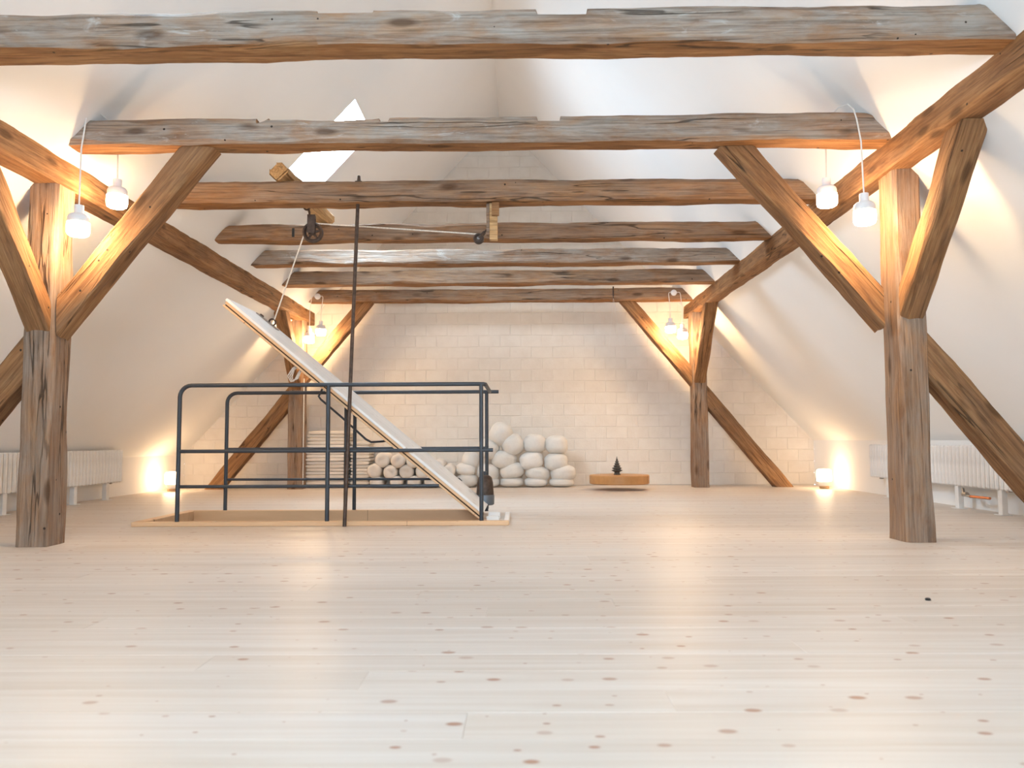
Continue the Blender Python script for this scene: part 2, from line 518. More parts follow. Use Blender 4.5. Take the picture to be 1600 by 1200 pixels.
# floor planks, running across the room
rnd = random.Random(5)
plank_len = [1.55, 2.35, 3.05, 3.9]
PW = 0.1725
plank_me = {}
def plank_mesh(ln, w):
    k = (round(ln, 3), round(w, 4))
    if k not in plank_me:
        plank_me[k] = MB().bbox(0, ln, 0, w - .0010, -PT, 0, .0006).mesh('plank', M_FLOOR)
    return plank_me[k]
def put_plank(x0, x1, y, w):
    o = link('plank', plank_mesh(x1 - x0 - .0004, w), fl)
    o.location = (x0, y, rnd.uniform(-.0005, .0))
y = Y0
row = 0
while y < Y1 - .01:
    w = min(PW, Y1 - y)
    cuts = {0: (3.3, 6.2), 1: (2.1, 5.7), 2: (4.4,), 3: (1.5, 4.7), 4: (2.7, 6.9), 5: (3.9, 7.4), 6: (5.2,)}[(row * 3) % 7]
    xs = [XL] + [XL + c for c in cuts] + [XR]
    for a, b_ in zip(xs, xs[1:]):
        if y + w > OY0 + .001 and y < OY1 - .001 and a < OX1 and b_ > OX0:
            ylo = (y, OY0) if y < OY0 else None
            if a < OX0: put_plank(a, OX0, y, w)
            if b_ > OX1: put_plank(max(a, OX1), b_, y, w)
            if y < OY0: put_plank(max(a, OX0), min(b_, OX1), y, OY0 - y)
            elif y + w > OY1:
                put_plank(max(a, OX0), min(b_, OX1), OY1, y + w - OY1)
        else:
            put_plank(a, b_, y, w)
    y += w
    row += 1

# stairwell below the opening
sw = MB()
for a in ((OX0 - .06, OX0, OY0 - .06, OY1 + .06), (OX1, OX1 + .06, OY0 - .06, OY1 + .06), (OX0, OX1, OY0 - .06, OY0), (OX0, OX1, OY1, OY1 + .06)):
    sw.box(*a, -2.6, -PT - .22)
sw.box(OX0 - .06, OX1 + .06, OY0 - .06, OY1 + .06, -2.7, -2.6)
tag(sw.build('wall_stairwell', M_SHAFT), 'plastered stairwell shaft below the open floor hatch', kind='structure')

# knee walls
T = .3
tag(MB().box(XL - T, XL, Y0, Y1, -.2, ZL).build('wall_left', M_KNEE), 'low white knee wall along the left eaves', kind='structure')
tag(MB().box(XR, XR + T, Y0, Y1, -.2, ZR).build('wall_right', M_KNEE), 'low white knee wall along the right eaves', kind='structure')

# sloping ceiling: two slabs meeting at the ridge, with skylight openings
def slope(sd):
    xe = XL - .2 if sd == 'L' else XR + .2
    hs = [s for s in SKYLIGHTS if s[0] == sd]
    us = sorted({xe, RX} | {x for s in hs for x in s[3:5]})
    vs_ = sorted({Y0 - .1, Y1 + .1} | {q for s in hs for q in s[1:3]})
    s = SL if sd == 'L' else -SR
    no = Vector((-s, 0, 1)).normalized()
    def fn(u, v, d):
        if abs(u - RX) < 1e-6: return (u, v, RZ + d * math.hypot(1, s))
        return (u + no.x * d, v, roof_z(u) + no.z * d)
    return grid_slab(us, vs_, lambda x, y: not any(q[3] < x < q[4] and q[1] < y < q[2] for q in hs), fn, .22)
ce = slope('L'); r_ = slope('R')
ce.add(r_.v, r_.f)
tag(ce.build('ceiling', M_PLASTER), 'smooth white plastered roof slopes meeting at the ridge', kind='structure')

# gable walls
def gable_pts(x0, x1, zf):
    return [(x0, -.2), (x1, -.2), (x1, zf(x1)), (RX, RZ), (x0, zf(x0))]
def gable(name, ya, yb, mat):
    pts = gable_pts(XL, XR, roof_z)
    mb = MB()
    mb.add([(x, ya, z) for x, z in pts] + [(x, yb, z) for x, z in pts],
           [(0, 1, 2, 3, 4), (9, 8, 7, 6, 5)] + [(i, (i + 1) % 5, (i + 1) % 5 + 5, i + 5) for i in range(5)])
    return mb.build(name, mat)
wf = tag(gable('wall_far', Y1 + .0055, Y1 + .3, M_MORTAR), 'cream painted block gable wall at the far end', kind='structure')
# near gable (behind the camera) with a window opening
xs_ = [XL, gx0, RX, gx1, XR]
mb = MB()
def quadwall(x0, x1, za, zb_):
    """column between x0,x1 from za to zb_ (callables of x)"""
    P = [(x0, Y0, za(x0)), (x1, Y0, za(x1)), (x1, Y0, zb_(x1)), (x0, Y0, zb_(x0))]
    Q = [(p[0], Y0 - .3, p[2]) for p in P]
    mb.add(P + Q, [(0, 1, 2, 3), (7, 6, 5, 4)] + [(i, (i + 1) % 4, (i + 1) % 4 + 4, i + 4) for i in range(4)])
cst = lambda c: (lambda x: c)
quadwall(XL, gx0, cst(-.2), roof_z); quadwall(gx1, XR, cst(-.2), roof_z)
for a, b_ in ((gx0, RX), (RX, gx1)):
    quadwall(a, b_, cst(-.2), cst(gz0)); quadwall(a, b_, cst(gz1), roof_z)
tag(mb.build('wall_near', M_PLASTER), 'white gable wall behind the viewpoint with a wide window', kind='structure')

# blocks of the far gable
BW, BH, JT = .304, .166, .0045
bvar = []
for k in range(4):
    r2 = random.Random(40 + k)
    m_ = MB().bbox(-BW / 2 + JT / 2, BW / 2 - JT / 2, 0, .05, JT / 2, BH - JT / 2, .005)
    m_.v = [(x + r2.uniform(-.002, .002), y_ + (r2.uniform(-.002, .002) if y_ < .03 else 0), z + r2.uniform(-.002, .002)) for x, y_, z in m_.v]
    bvar.append(m_.mesh('block', M_BRICK))
cells = []
z = 0.0; row = 0
while z < RZ:
    x = XL + (BW / 2 if row % 2 else 0) - .02 - BW / 2
    while x < XR + .3:
        xi = x + BW / 2 if x < RX else x - BW / 2
        if roof_z(xi) > z + .03 and XL - BW / 2 + .02 < x < XR + BW / 2 - .02:
            cells.append((x, z))
        x += BW
    z += BH; row += 1
def prio(c):
    x, z = c
    hid = (-3.25 < x < -2.05 and z < .62) or (-2.05 < x < -.4 and z < .25) or (-.4 < x < .75 and z < .5)
    return (hid, z > 2.45, z)
cells.sort(key=prio)
rnd = random.Random(9)
for x, z in cells[:300]:
    o = link('block', rnd.choice(bvar), wf)
    o.location = (x, Y1 + rnd.uniform(-.001, .002), z)
rest = MB()
for x, z in cells[300:]:
    me = rnd.choice(bvar)
    b0 = len(rest.v)
    rest.add([(v.co.x + x, v.co.y + Y1, v.co.z + z) for v in me.vertices], [tuple(p.vertices) for p in me.polygons])
tag(rest.build('block_courses', M_BRICK, wf), 'cream painted blocks in the gable peak', kind='stuff')

# windows
def window_bars(c, xa, ya, sx, sy, name, label):
    za = xa.cross(ya)
    w = empty(name, (0, 0, 0), label, None, kind='structure')
    w.matrix_world = Matrix(((xa.x, ya.x, za.x, c.x), (xa.y, ya.y, za.y, c.y), (xa.z, ya.z, za.z, c.z), (0, 0, 0, 1)))
    m = MB(); t = .035
    for a in ((-sx / 2, sx / 2, -sy / 2, -sy / 2 + t), (-sx / 2, sx / 2, sy / 2 - t, sy / 2), (-sx / 2, -sx / 2 + t, -sy / 2 + t, sy / 2 - t), (sx / 2 - t, sx / 2, -sy / 2 + t, sy / 2 - t)):
        m.box(*a, .0, .06)
    m.build('window_frame', M_CERAMIC, w)
    MB().box(-sx / 2 + t, sx / 2 - t, -sy / 2 + t, sy / 2 - t, .025, .031).build('pane', M_GLASS, w)
    return w
for i, (sd, ya, yb, xa, xb) in enumerate(SKYLIGHTS):
    s = SL if sd == 'L' else -SR
    d = Vector((1, 0, s)).normalized(); no = Vector((-s, 0, 1)).normalized()
    c = Vector(((xa + xb) / 2, (ya + yb) / 2, roof_z((xa + xb) / 2))) + no * .15
    window_bars(c, d, no.cross(d), abs(xb - xa) * math.hypot(1, s) + .06, yb - ya + .06, 'window_%d' % (i + 1),
                ['bright skylight in the left roof slope above the beams', 'skylight in the left slope over the front of the room',
                 'skylight in the right slope over the front of the room'][i])
window_bars(Vector(((gx0 + gx1) / 2, Y0 - .2, (gz0 + gz1) / 2)), Vector((1, 0, 0)), Vector((0, 0, 1)), gx1 - gx0, gz1 - gz0, 'window_%d' % (len(SKYLIGHTS) + 1), 'wide window in the gable wall behind the viewpoint')

# ------------------------------------------------------------------ timbers
def timber(name, p0, p1, w, h, mat, seed, label, cat, group=None, up=(0, 0, 1), sh0=0.0, sh1=0.0, notches=(), amp=.0085, cham=.017, bow=0.0, taper=0.0, step=.05):
    """hewn timber from p0 to p1 (centre line). local X along it, local Z towards `up`, local Y = Z x X.
    sh0 / sh1: how far each end leans along X per unit local z"""
    p0, p1 = Vector(p0), Vector(p1)
    ax = (p1 - p0); ln = ax.length; ax.normalize()
    zz = Vector(up); zz = (zz - ax * zz.dot(ax)).normalized()
    yy = zz.cross(ax)
    n = max(6, int(ln / step))
    xs = [ln * i / n for i in range(n + 1)]
    for a, b_, d in notches:
        xs = [q for q in xs if abs(q - a) > .03 and abs(q - b_) > .03]
        xs += [a - .004, a + .004, b_ - .004, b_ + .004]
    xs = sorted(q for q in xs if 0 <= q <= ln)
    rnd = random.Random(seed)
    off = Vector((rnd.uniform(-50, 50), rnd.uniform(-50, 50), rnd.uniform(-50, 50)))
    mb = MB()
    K = None
    vs_ = []
    for x in xs:
        t = x / ln
        hw, hh = w / 2 * (1 + taper * (t - .5)), h / 2 * (1 + taper * (t - .5))
        ring = []
        for ci, (sy, sz) in enumerate(((-1, -1), (1, -1), (1, 1), (-1, 1))):
            q = off + Vector((x * 2.4, ci * 7.1, 0))
            c = cham * (.45 + 1.6 * max(0, noise.noise(q * .9) + .35))
            jy = amp * 1.6 * noise.noise(q * 1.1 + Vector((0, 0, 3))); jz = amp * 1.6 * noise.noise(q * .7 + Vector((0, 0, 9))) + amp * .5 * noise.noise(q * 4 + Vector((0, 0, 15)))
            cy, cz = sy * hw + jy, sz * hh + jz
            a_, b_ = (cy - sy * c, cz), (cy, cz - sz * c)
            order = (b_, a_) if sy * sz > 0 else (a_, b_)
            if (sy, sz) == (-1, -1): order = (b_, a_)
            elif (sy, sz) == (1, -1): order = (a_, b_)
            elif (sy, sz) == (1, 1): order = (b_, a_)
            else: order = (a_, b_)
            ring += list(order)
            # mid of the side that follows
            ny, nz = ((0, -1), (1, 0), (0, 1), (-1, 0))[ci]
            fr = amp * noise.noise(off + Vector((x * 3.4, ci * 5.3, 20)))
            for s_ in (-.33, .33):
                fr2 = fr + amp * .7 * noise.noise(off + Vector((x * 7.0, ci * 5.3 + s_ * 4, 33)))
                ring.append((ny * (hw + fr2) if ny else (s_ * hw * (1 if ci == 0 else -1)), nz * (hh + fr2) if nz else (s_ * hh * (1 if ci == 1 else -1))))
        top = None
        for a, b_, d in notches:
            if a < x < b_: top = h / 2 - d
        bz = bow * math.sin(PI * t)
        K = len(ring)
        for (ry, rz) in ring:
            if top is not None and rz > top: rz = top
            lean = sh0 * (1 - t) + sh1 * t
            if t < .0001: lx = x + sh0 * rz
            elif t > .9999: lx = x + sh1 * rz
            else:
                lim0, lim1 = sh0 * rz, ln + sh1 * rz
                lx = min(max(x, lim0 + .004 * (1 + t)), lim1 - .004 * (2 - t))
            vs_.append((lx, ry, rz + bz))
    m = len(xs)
    fs_ = [(i * K + k, i * K + (k + 1) % K, (i + 1) * K + (k + 1) % K, (i + 1) * K + k) for i in range(m - 1) for k in range(K)]
    mb.add(vs_, fs_, True)
    mb.add([vs_[k] for k in range(K)], [tuple(range(K))]); mb.add([vs_[(m - 1) * K + k] for k in range(K)], [tuple(range(K))])
    o = mb.build(name, mat, None, 38)
    o.matrix_world = Matrix(((ax.x, yy.x, zz.x, p0.x), (ax.y, yy.y, zz.y, p0.y), (ax.z, yy.z, zz.z, p0.z), (0, 0, 0, 1)))
    tag(o, label, cat, group)
    return o

ZB = 2.55
BD = .20
# tie beams: front y, height, left notches etc.
def tie(yf, h, seed, label, mat, notches=(), dz=0.0, bow=0.0, x_over=0.0):
    zb = ZB + dz
    xl = RX - (RZ - (zb + h / 2)) / SL - .0
    xr = RX + (RZ - (zb + h / 2)) / SR
    return timber('tie_beam', (xl, yf + BD / 2, zb + h / 2), (xr, yf + BD / 2, zb + h / 2), BD, h, mat, seed, label, 'beam', 'tie beams',
                  sh0=1 / SL, sh1=-1 / SR, notches=[(a - xl, b_ - xl, d) for a, b_, d in notches], bow=bow, cham=.018)
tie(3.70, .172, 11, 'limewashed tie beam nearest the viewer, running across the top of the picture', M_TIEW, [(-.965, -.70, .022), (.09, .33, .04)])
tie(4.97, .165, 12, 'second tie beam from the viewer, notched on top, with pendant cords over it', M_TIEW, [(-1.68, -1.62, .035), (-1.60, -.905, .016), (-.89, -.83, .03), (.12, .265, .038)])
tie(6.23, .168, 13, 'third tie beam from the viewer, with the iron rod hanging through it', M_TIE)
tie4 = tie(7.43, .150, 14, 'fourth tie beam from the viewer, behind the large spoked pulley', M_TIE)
tie(8.49, .155, 15, 'fifth tie beam from the viewer, its front greyed by patina and painted-in daylight', M_TIEW)
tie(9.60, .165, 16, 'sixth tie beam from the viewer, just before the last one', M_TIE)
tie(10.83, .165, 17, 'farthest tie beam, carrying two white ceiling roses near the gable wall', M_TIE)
# small black mortise on the fourth beam
xm = -2.137 - (RX - (RZ - (ZB + .075)) / SL)
MB().box(xm - .012, xm + .012, -.104, -.097, -.05, .035).build('mortise', M_BLACK, tie4)

# purlins
PLX, PRX = -3.045, 2.46
timber('purlin', (PLX, Y0, 2.43), (PLX, 11.42, 2.43), .18, .24, M_BRACE, 21, 'long left purlin running along the left roof slope', 'beam', 'purlins', cham=.014, amp=.0075, step=.07)
timber('purlin', (PRX, Y0, 2.50), (PRX, 11.46, 2.50), .18, .23, M_BRACE, 22, 'long right purlin running along the right roof slope', 'beam', 'purlins', cham=.014, amp=.0075, step=.07)

# posts: x centre, y front, width, depth, top
POSTS = [('L', -3.053, 5.00, .19, .22, 2.31, 'near left timber post standing beside the left radiator'),
         ('R', 2.50, 5.07, .178, .24, 2.385, 'near right timber post standing in front of the right radiator'),
         ('L', -3.06, 10.87, .20, .2, 2.31, 'far left timber post beside the stack of folded blankets'),
         ('R', 2.445, 10.87, .20, .2, 2.385, 'far right timber post to the right of the hanging round table')]
for i, (sd, x, yf, w, d, zt, lab) in enumerate(POSTS):
    timber('timber_post', (x, yf + d / 2, 0.0), (x, yf + d / 2, zt), w, d, M_POST, 31 + i, lab, 'post', 'timber posts', up=(0, -1, 0), cham=.013, amp=.007, taper=-.06)
    where = lab.split(' timber')[0]
    s = -1 if sd == 'L' else 1
    inner = x - s * w / 2
    far = i > 1
    yc = yf + .10
    # brace from the post up to the tie beam
    hi = [(-2.083, 2.55), (1.42, 2.55), (-2.13, 2.55), (1.49, 2.55)][i]
    lo = [(-2.95, 1.46), (2.33, 1.48), (-2.955, 1.55), (2.355, 1.50)][i]
    ang = math.atan2(hi[1] - lo[1], hi[0] - lo[0])
    # ends cut to the vertical post face and the horizontal beam underside
    dirx = hi[0] - lo[0]; dz = hi[1] - lo[1]
    timber('knee_brace', (lo[0], yc, lo[1]), (hi[0], yc, hi[1]), .16, .172, M_BRACE, 41 + i, 'diagonal brace from the %s post up to the tie beam' % where, 'brace', 'braces',
           sh0=abs(dz / dirx), sh1=-abs(dirx / dz), cham=.012)
    # brace from the post towards the viewer up to the purlin
    px = x
    timber('knee_brace', (px, yf, 1.53 - (.06 if sd == 'L' else 0)), (px, yf - .70, zt), .155, .15, M_BRACE, 51 + i, 'brace leaning from the %s post towards the viewer up to the purlin' % where, 'brace', 'braces',
           sh0=.855 / .70, sh1=-.70 / .855, cham=.012)
    # strut from the post down and out to the floor
    xo = x + s * w / 2
    zs = 1.19 if not far else 1.24
    xf = xo + s * zs / 1.215
    timber('floor_strut', (xo, yc, zs), (xf, yc, 0.0), .17, .19, M_BRACE, 61 + i, 'outer strut sloping from the %s post down to the floor' % where, 'strut', 'outer struts',
           sh0=-1.215, sh1=1 / 1.215, cham=.012)

# ------------------------------------------------------------------ stair hatch
hf = empty('stair_kerb', (OX0, OY0, 0), 'pale pine frame around the stair opening in the floor', 'frame')
def hbox(name, a, mat, b=.004):
    m = MB().bbox(a[0] - OX0, a[1] - OX0, a[2] - OY0, a[3] - OY0, a[4], a[5], b)
    return m.build(name, mat, hf)
hbox('front_board', (-2.99, -.09, 6.165, 6.236, .0, .034), M_TRIM)
hbox('back_board', (-2.93, -.33, 7.17, 7.25, -.115, .034), M_TRIM)
hbox('side_board', (-2.995, -2.915, 6.236, 7.25, -.1, .034), M_TRIM)
hbox('side_board', (-.130, -.09, 6.236, 6.95, .0, .034), M_LIDTOP)
hbox('hinge_block', (-.27, -.17, 6.36, 6.43, .0, .05), M_LIDTOP)
hbox('hinge_block', (-.27, -.17, 6.70, 6.77, .0, .05), M_LIDTOP)

# the lid, hinged on the right, raised
ANG = math.radians(39.7)
LL = 2.665
lid = empty('trapdoor', (-.33, 6.30, .036), 'long white hatch lid raised at an angle and held by a rope', 'hatch')
lid.rotation_euler = (0, 0, 0)
lid.matrix_world = Matrix.Translation((-.33, 6.30, .036)) @ Matrix.Rotation(PI - 0, 4, 'Z') @ Matrix.Rotation(-ANG, 4, 'Y')
# local: x along the lid away from the hinge, y towards the viewer (negative of world y), z = under/over
def lbox(name, x0, x1, y0, y1, z0, z1, mat, b=.003):
    return MB().bbox(x0, x1, y0, y1, z0, z1, b).build(name, mat, lid)
LW = .85
for k in range(5):
    lbox('lid_board', 0, LL, -LW + k * LW / 5 + .001, -LW + (k + 1) * LW / 5 - .001, .048, .070, M_LIDTOP, .002)
lbox('lid_core', .0, LL - .01, -LW + .004, -.004, .026, .048, M_TRIM)
lbox('gap_shade_strip', .0, LL - .02, -LW + .014, -.014, .016, .026, M_DARKGAP, .001)  # dark colour stands in for the shade of the groove between the layers
lbox('lid_frame', .0, LL - .01, -LW + .004, -.004, .0, .016, M_TRIM)
# rope plate and ring near the raised end
pl = lbox('rope_plate', LL - .26, LL - .03, -LW + .12, -LW + .22, .070, .078, M_ZINC)
ringm = MB()
ringm.tube([(LL - .18 + .03 * math.cos(a), -LW + .17, .095 + .028 * math.sin(a)) for a in [2 * PI * k / 14 for k in range(14)]], .008, 6, closed=True)
ringm.build('ring', M_IRON, pl)
MB().lathe([(0, 0), (.02, 0), (.02, .012), (0, .014)], 12, (LL - .07, -LW + .17, .078)).build('bolt', M_IRON, pl)
# grab rail under the lid
gr = MB()
gr.tube([(1.70, -.4, .0), (1.695, -.4, -.05), (1.68, -.4, -.110), (1.65, -.4, -.118), (1.41, -.4, -.121), (1.14, -.4, -.133), (1.09, -.4, -.122), (1.02, -.4, -.057), (.97, -.4, 0)], .009, 8)
gr.build('grab_rail', M_METAL, lid)
lp = MB()
for k in range(3):
    q = .008 * k
    lp.tube([(1.93 + q, -.25 - q, .0), (1.945 + q, -.25, -.05), (1.92 + q * 2, -.25, -.11 - q), (1.885 + q, -.25, -.13 - q), (1.89 - q, -.25, -.09), (1.91 - q, -.25 + q, .0)], .006, 6)
lp.build('rope_loop', M_ROPE, lid)

# ------------------------------------------------------------------ railing
RR = .0165
rail = empty('stair_railing', (-2.655, 6.20, .034), 'dark steel tube railing around the stair opening', 'railing')
ro = Vector((-2.655, 6.20, .034))
def rt(name, pts, r=RR):
    return MB().tube([Vector(p) - ro for p in pts], r, 10).build(name, M_METAL, rail)
def arc(c, r, a0, a1, y=None, n=6, plane='xz'):
    out = []
    for k in range(n + 1):
        a = a0 + (a1 - a0) * k / n
        out.append((c[0] + r * math.cos(a), c[1], c[2] + r * math.sin(a)))
    return out
YF, YB = 6.20, 7.21
XA, XM, XB = -2.650, -1.491, -.301
TOP = 1.086
rt('top_rail', [(XA, YF, .034), (XA, YF, TOP - .09)] + arc((XA + .09, YF, TOP - .09), .09, PI, PI / 2) + [(XB - .03, YF, TOP), (XB + .015, YF + .012, TOP), (XB + .03, YF + .05, TOP), (XB + .03, YB - .02, TOP)], RR)
rt('post', [(XM, YF, .034), (XM, YF, TOP)])
rt('post', [(XB, YF, .034), (XB, YF, TOP - .005)])
rt('middle_rail', [(XA, YF, .574), (XB + .09, YF, .574)], RR * .9)
rt('lower_rail', [(XA, YF, .302), (-.628, YF, .302)], RR * .8)
rt('top_rail', [(XA, YB, .034), (XA, YB, TOP - .09)] + arc((XA + .09, YB, TOP - .09), .09, PI, PI / 2) + [(-.193, YB, TOP)], RR)
rt('post', [(XM, YB, .034), (XM, YB, TOP)])
rt('post', [(XB, YB, .04), (XB, YB, TOP)])
rt('post', [(-1.566, YB - .02, .036), (-1.566, YB - .02, .955)])
rt('middle_rail', [(XA, YB, .579), (XB, YB, .579)], RR * .9)
rt('lower_rail', [(XA, YB, .308), (-.55, YB, .304), (-.535, YB, .29), (-.54, YB, .24)], RR * .7)

# counterweight on the back right railing post
cw = empty('counterweight', (XB - .012, YB - .085, .075), 'dark grey cast counterweight beside the hinge end of the hatch', 'weight')
MB().lathe([(0, .095), (.078, .095), (.076, .12), (.070, .20), (.060, .245), (.04, .262), (.02, .268), (0, .268)], 20).build('weight_body', M_IRON, cw)
MB().lathe([(0, .005), (.070, .005), (.080, .012), (.082, .085), (.078, .095), (0, .095)], 20).build('weight_collar', M_GREYMETAL, cw)
MB().tube([(0, 0, .26), (0, 0, .30)], .016, 10).build('neck', M_METAL, cw)
MB().tube([(.01, 0, .006), (.01, 0, -.05)], .018, 8).build('foot', M_METAL, cw)

# iron rod from the third tie beam to the floor
rod = empty('iron_tie_rod', (-1.34, 6.13, .0), 'long thin brown iron rod hanging from the third tie beam to the floor', 'rod')
MB().tube([(0, 0, .0), (.046, .20, 2.765)], .0145, 10).build('shaft', M_IRON, rod)
MB().lathe([(0, .0), (.026, 0), (.026, .018), (0, .018)], 4, (.046, .20, 2.716)).build('washer', M_IRON, rod)
MB().lathe([(0, .0), (.04, 0), (.035, .012), (.014, .02), (.012, .06), (0, .066)], 8, (.046, .20, 2.728)).build('nut', M_IRON, rod)

# ------------------------------------------------------------------ log, pulleys, ropes
lg = timber('round_log', (-1.91, 6.215, 2.792), (-1.866, 7.62, 2.792), .15, .142, M_LOG, 71, 'short pale rounded log lying across two tie beams', 'log', cham=.046, amp=.003)
def ring_pts(c, r, n=20, tilt=0):
    return [(c[0] + r * math.cos(2 * PI * k / n), c[1], c[2] + r * math.sin(2 * PI * k / n)) for k in range(n)]
pu = empty('large_pulley', (-1.79, 6.82, 2.455), 'large dark spoked iron pulley wheel hanging from the log', 'pulley', rz=math.radians(8))
wh = MB()
for dy in (-.018, .018): wh.tube(ring_pts((0, dy, 0), .078), .011, 8, closed=True)
wh.tube(ring_pts((0, 0, 0), .068), .012, 8, closed=True)
wh.build('wheel_rim', M_IRON, pu)
for k in range(5):
    a = 2 * PI * k / 5 + .3
    MB().tube([(.015 * math.cos(a), 0, .015 * math.sin(a)), (.068 * math.cos(a), 0, .068 * math.sin(a))], [.012, .009], 8).build('spoke', M_IRON, pu)
MB().lathe([(0, -.032), (.02, -.032), (.024, -.02), (.024, .02), (.02, .032), (0, .032)], 14, axis='y').build('hub', M_IRON, pu)
st = MB()
for dy in (-.036, .036): st.box(-.045, .02, dy - .004, dy + .004, -.01, .135)
st.box(-.045, .02, -.04, .04, .13, .15)
st.build('fork', M_IRON, pu)
hk = MB().tube([(-.03, 0, .15), (-.035, 0, .19), (-.045, 0, .21)], .009, 8)
hk.tube(ring_pts((-.055, 0, .225), .026, 14), .008, 6, closed=True)
hk.tube([(-.05, 0, .245), (-.06, 0, .272)], .007, 6)
hk.build('hook', M_IRON, pu)

br = empty('pulley_bracket', (-.205, 6.33, ZB), 'short pale wooden bracket under the third tie beam holding a small pulley', 'bracket')
MB().bbox(-.032, .032, -.03, .03, -.30, .0, .004).build('upright', M_LOG, br)
MB().bbox(-.012, .046, -.058, -.03, -.11, .0, .003).build('cleat', M_BRACE, br)
MB().bbox(-.058, -.032, -.02, .02, -.26, .0, .003).build('side_strip', M_POST, br)
sp = empty('small_pulley', (-.325, 6.33, 2.265), 'small dark iron pulley at the end of the taut horizontal rope', 'pulley')
sw_ = MB()
for dy in (-.012, .012): sw_.tube(ring_pts((0, dy, 0), .034, 16), .010, 8, closed=True)
sw_.lathe([(0, -.012), (.03, -.012), (.03, .012), (0, .012)], 16, axis='y')
sw_.build('wheel', M_IRON, sp)
fk = MB()
for dy in (-.024, .024): fk.tube([(0, dy, 0), (.045, dy, .05)], .010, 6)
fk.tube([(.045, -.024, .05), (.045, .024, .05)], .010, 6); fk.tube([(.045, 0, .05), (.07, 0, .085), (.062, 0, .10)], .007, 6)
fk.build('fork', M_IRON, sp)
MB().lathe([(0, -.03), (.010, -.03), (.010, .03), (0, .03)], 10, axis='y').build('axle', M_ZINC, sp)

# rope: ring on the lid -> large pulley -> small pulley
lidring = lid.matrix_world @ Vector((LL - .18, -LW + .17, .122))
PC = Vector((-1.79, 6.82, 2.455)); SC = Vector((-.325, 6.33, 2.265))
rpts = [lidring, Vector((PC.x - .085, 6.83, PC.z - .03))]
for a in (170, 150, 125, 100, 80): rpts.append(PC + Vector((.083 * math.cos(math.radians(a)), 0, .083 * math.sin(math.radians(a)))))
for a in (95, 60, 20, -20): rpts.append(SC + Vector((.038 * math.cos(math.radians(a)), 0, .038 * math.sin(math.radians(a)))))
tag(MB().tube(rpts, .0062, 6).build('hoist_rope', M_ROPE), 'thin white hoist rope from the hatch lid over the pulleys', 'rope')

# ------------------------------------------------------------------ pendant lamps
def lamp_meshes():
    cap = MB().lathe([(0, .0), (.027, 0), (.028, -.004), (.028, -.046), (.03, -.052)], 24)
    cap.lathe([(.03, -.052), (.047, -.056), (.058, -.066), (.0635, -.08), (.0645, -.112), (.060, -.112), (.055, -.085), (.03, -.062)], 28)
    gl = MB().lathe([(.0625, -.110), (.066, -.113), (.0668, -.15), (.066, -.172), (.061, -.186), (.050, -.194), (.03, -.198), (0, -.199)], 28)
    return cap.mesh('lamp_holder', M_CERAMIC, 50), gl.mesh('glass_shade', M_GLOW, 60)
ME_CAP, ME_GL = lamp_meshes()
def lamp_at(parent, rel):
    c = link('lamp_holder', ME_CAP, parent); c.location = rel
    g = link('glass_shade', ME_GL, parent); g.location = rel
    return g
def pendant(x, y, ztop, path, label):
    o = empty('pendant_lamp', (x, y, ztop), label, 'lamp', 'pendant lamps')
    lamp_at(o, (0, 0, 0))
    MB().tube([Vector(p) - Vector((x, y, ztop)) for p in path], .0048, 6).build('cord', M_CORD, o)
ZT = ZB + .165
pendant(-2.757, 4.895, 2.130, [(-2.757, 4.895, 2.125), (-2.757, 4.90, 2.5), (-2.757, 4.935, 2.66), (-2.75, 4.94, 2.73), (-2.735, 4.965, 2.768), (-2.70, 5.01, 2.766), (-2.67, 5.06, 2.735), (-2.66, 5.09, 2.722)],
        'lit white pendant lamp in front of the second tie beam at the near left post')
pendant(-2.722, 5.29, 2.425, [(-2.722, 5.29, 2.42), (-2.722, 5.28, 2.62), (-2.715, 5.25, 2.735), (-2.70, 5.18, 2.745), (-2.68, 5.11, 2.724)],
        'lit white pendant lamp behind the second tie beam near the left post')
pendant(2.142, 4.895, 2.166, [(2.142, 4.895, 2.16), (2.138, 4.90, 2.5), (2.13, 4.935, 2.66), (2.115, 4.94, 2.725), (2.09, 4.965, 2.765), (2.05, 5.01, 2.764), (2.02, 5.06, 2.735), (2.01, 5.09, 2.722)],
        'lit white pendant lamp in front of the second tie beam at the near right post')
pendant(2.067, 5.29, 2.395, [(2.067, 5.29, 2.39), (2.067, 5.28, 2.62), (2.06, 5.25, 2.735), (2.05, 5.18, 2.745), (2.03, 5.11, 2.724)],
        'lit white pendant lamp behind the second tie beam near the right post')
def twin(x, z, la, lb, label):
    o = empty('twin_pendant', (x, 10.825, z), label, 'lamp', 'twin pendant lamps')
    MB().lathe([(0, 0), (.042, 0), (.040, -.018), (.03, -.024), (0, -.025)], 20, axis='y').build('ceiling_rose', M_CERAMIC, o)
    for dx, zt in (la, lb):
        s = 1 if dx > 0 else -1
        MB().tube([(s * .035, -.014, .0), (dx - s * .02, -.02, .003), (dx - s * .005, -.025, -.006), (dx, -.03, -.03), (dx, -.11, -.2), (dx, -.12, zt - z - .002)], .0045, 6).build('cord', M_CORD, o)
        lamp_at(o, (dx, -.12, zt - z))
twin(-2.765, 2.625, (-.075, 2.165), (.08, 2.265), 'pair of lit pendant lamps on one rose by the far left post')
twin(2.105, 2.645, (-.075, 2.275), (.085, 2.19), 'pair of lit pendant lamps on one rose by the far right post')

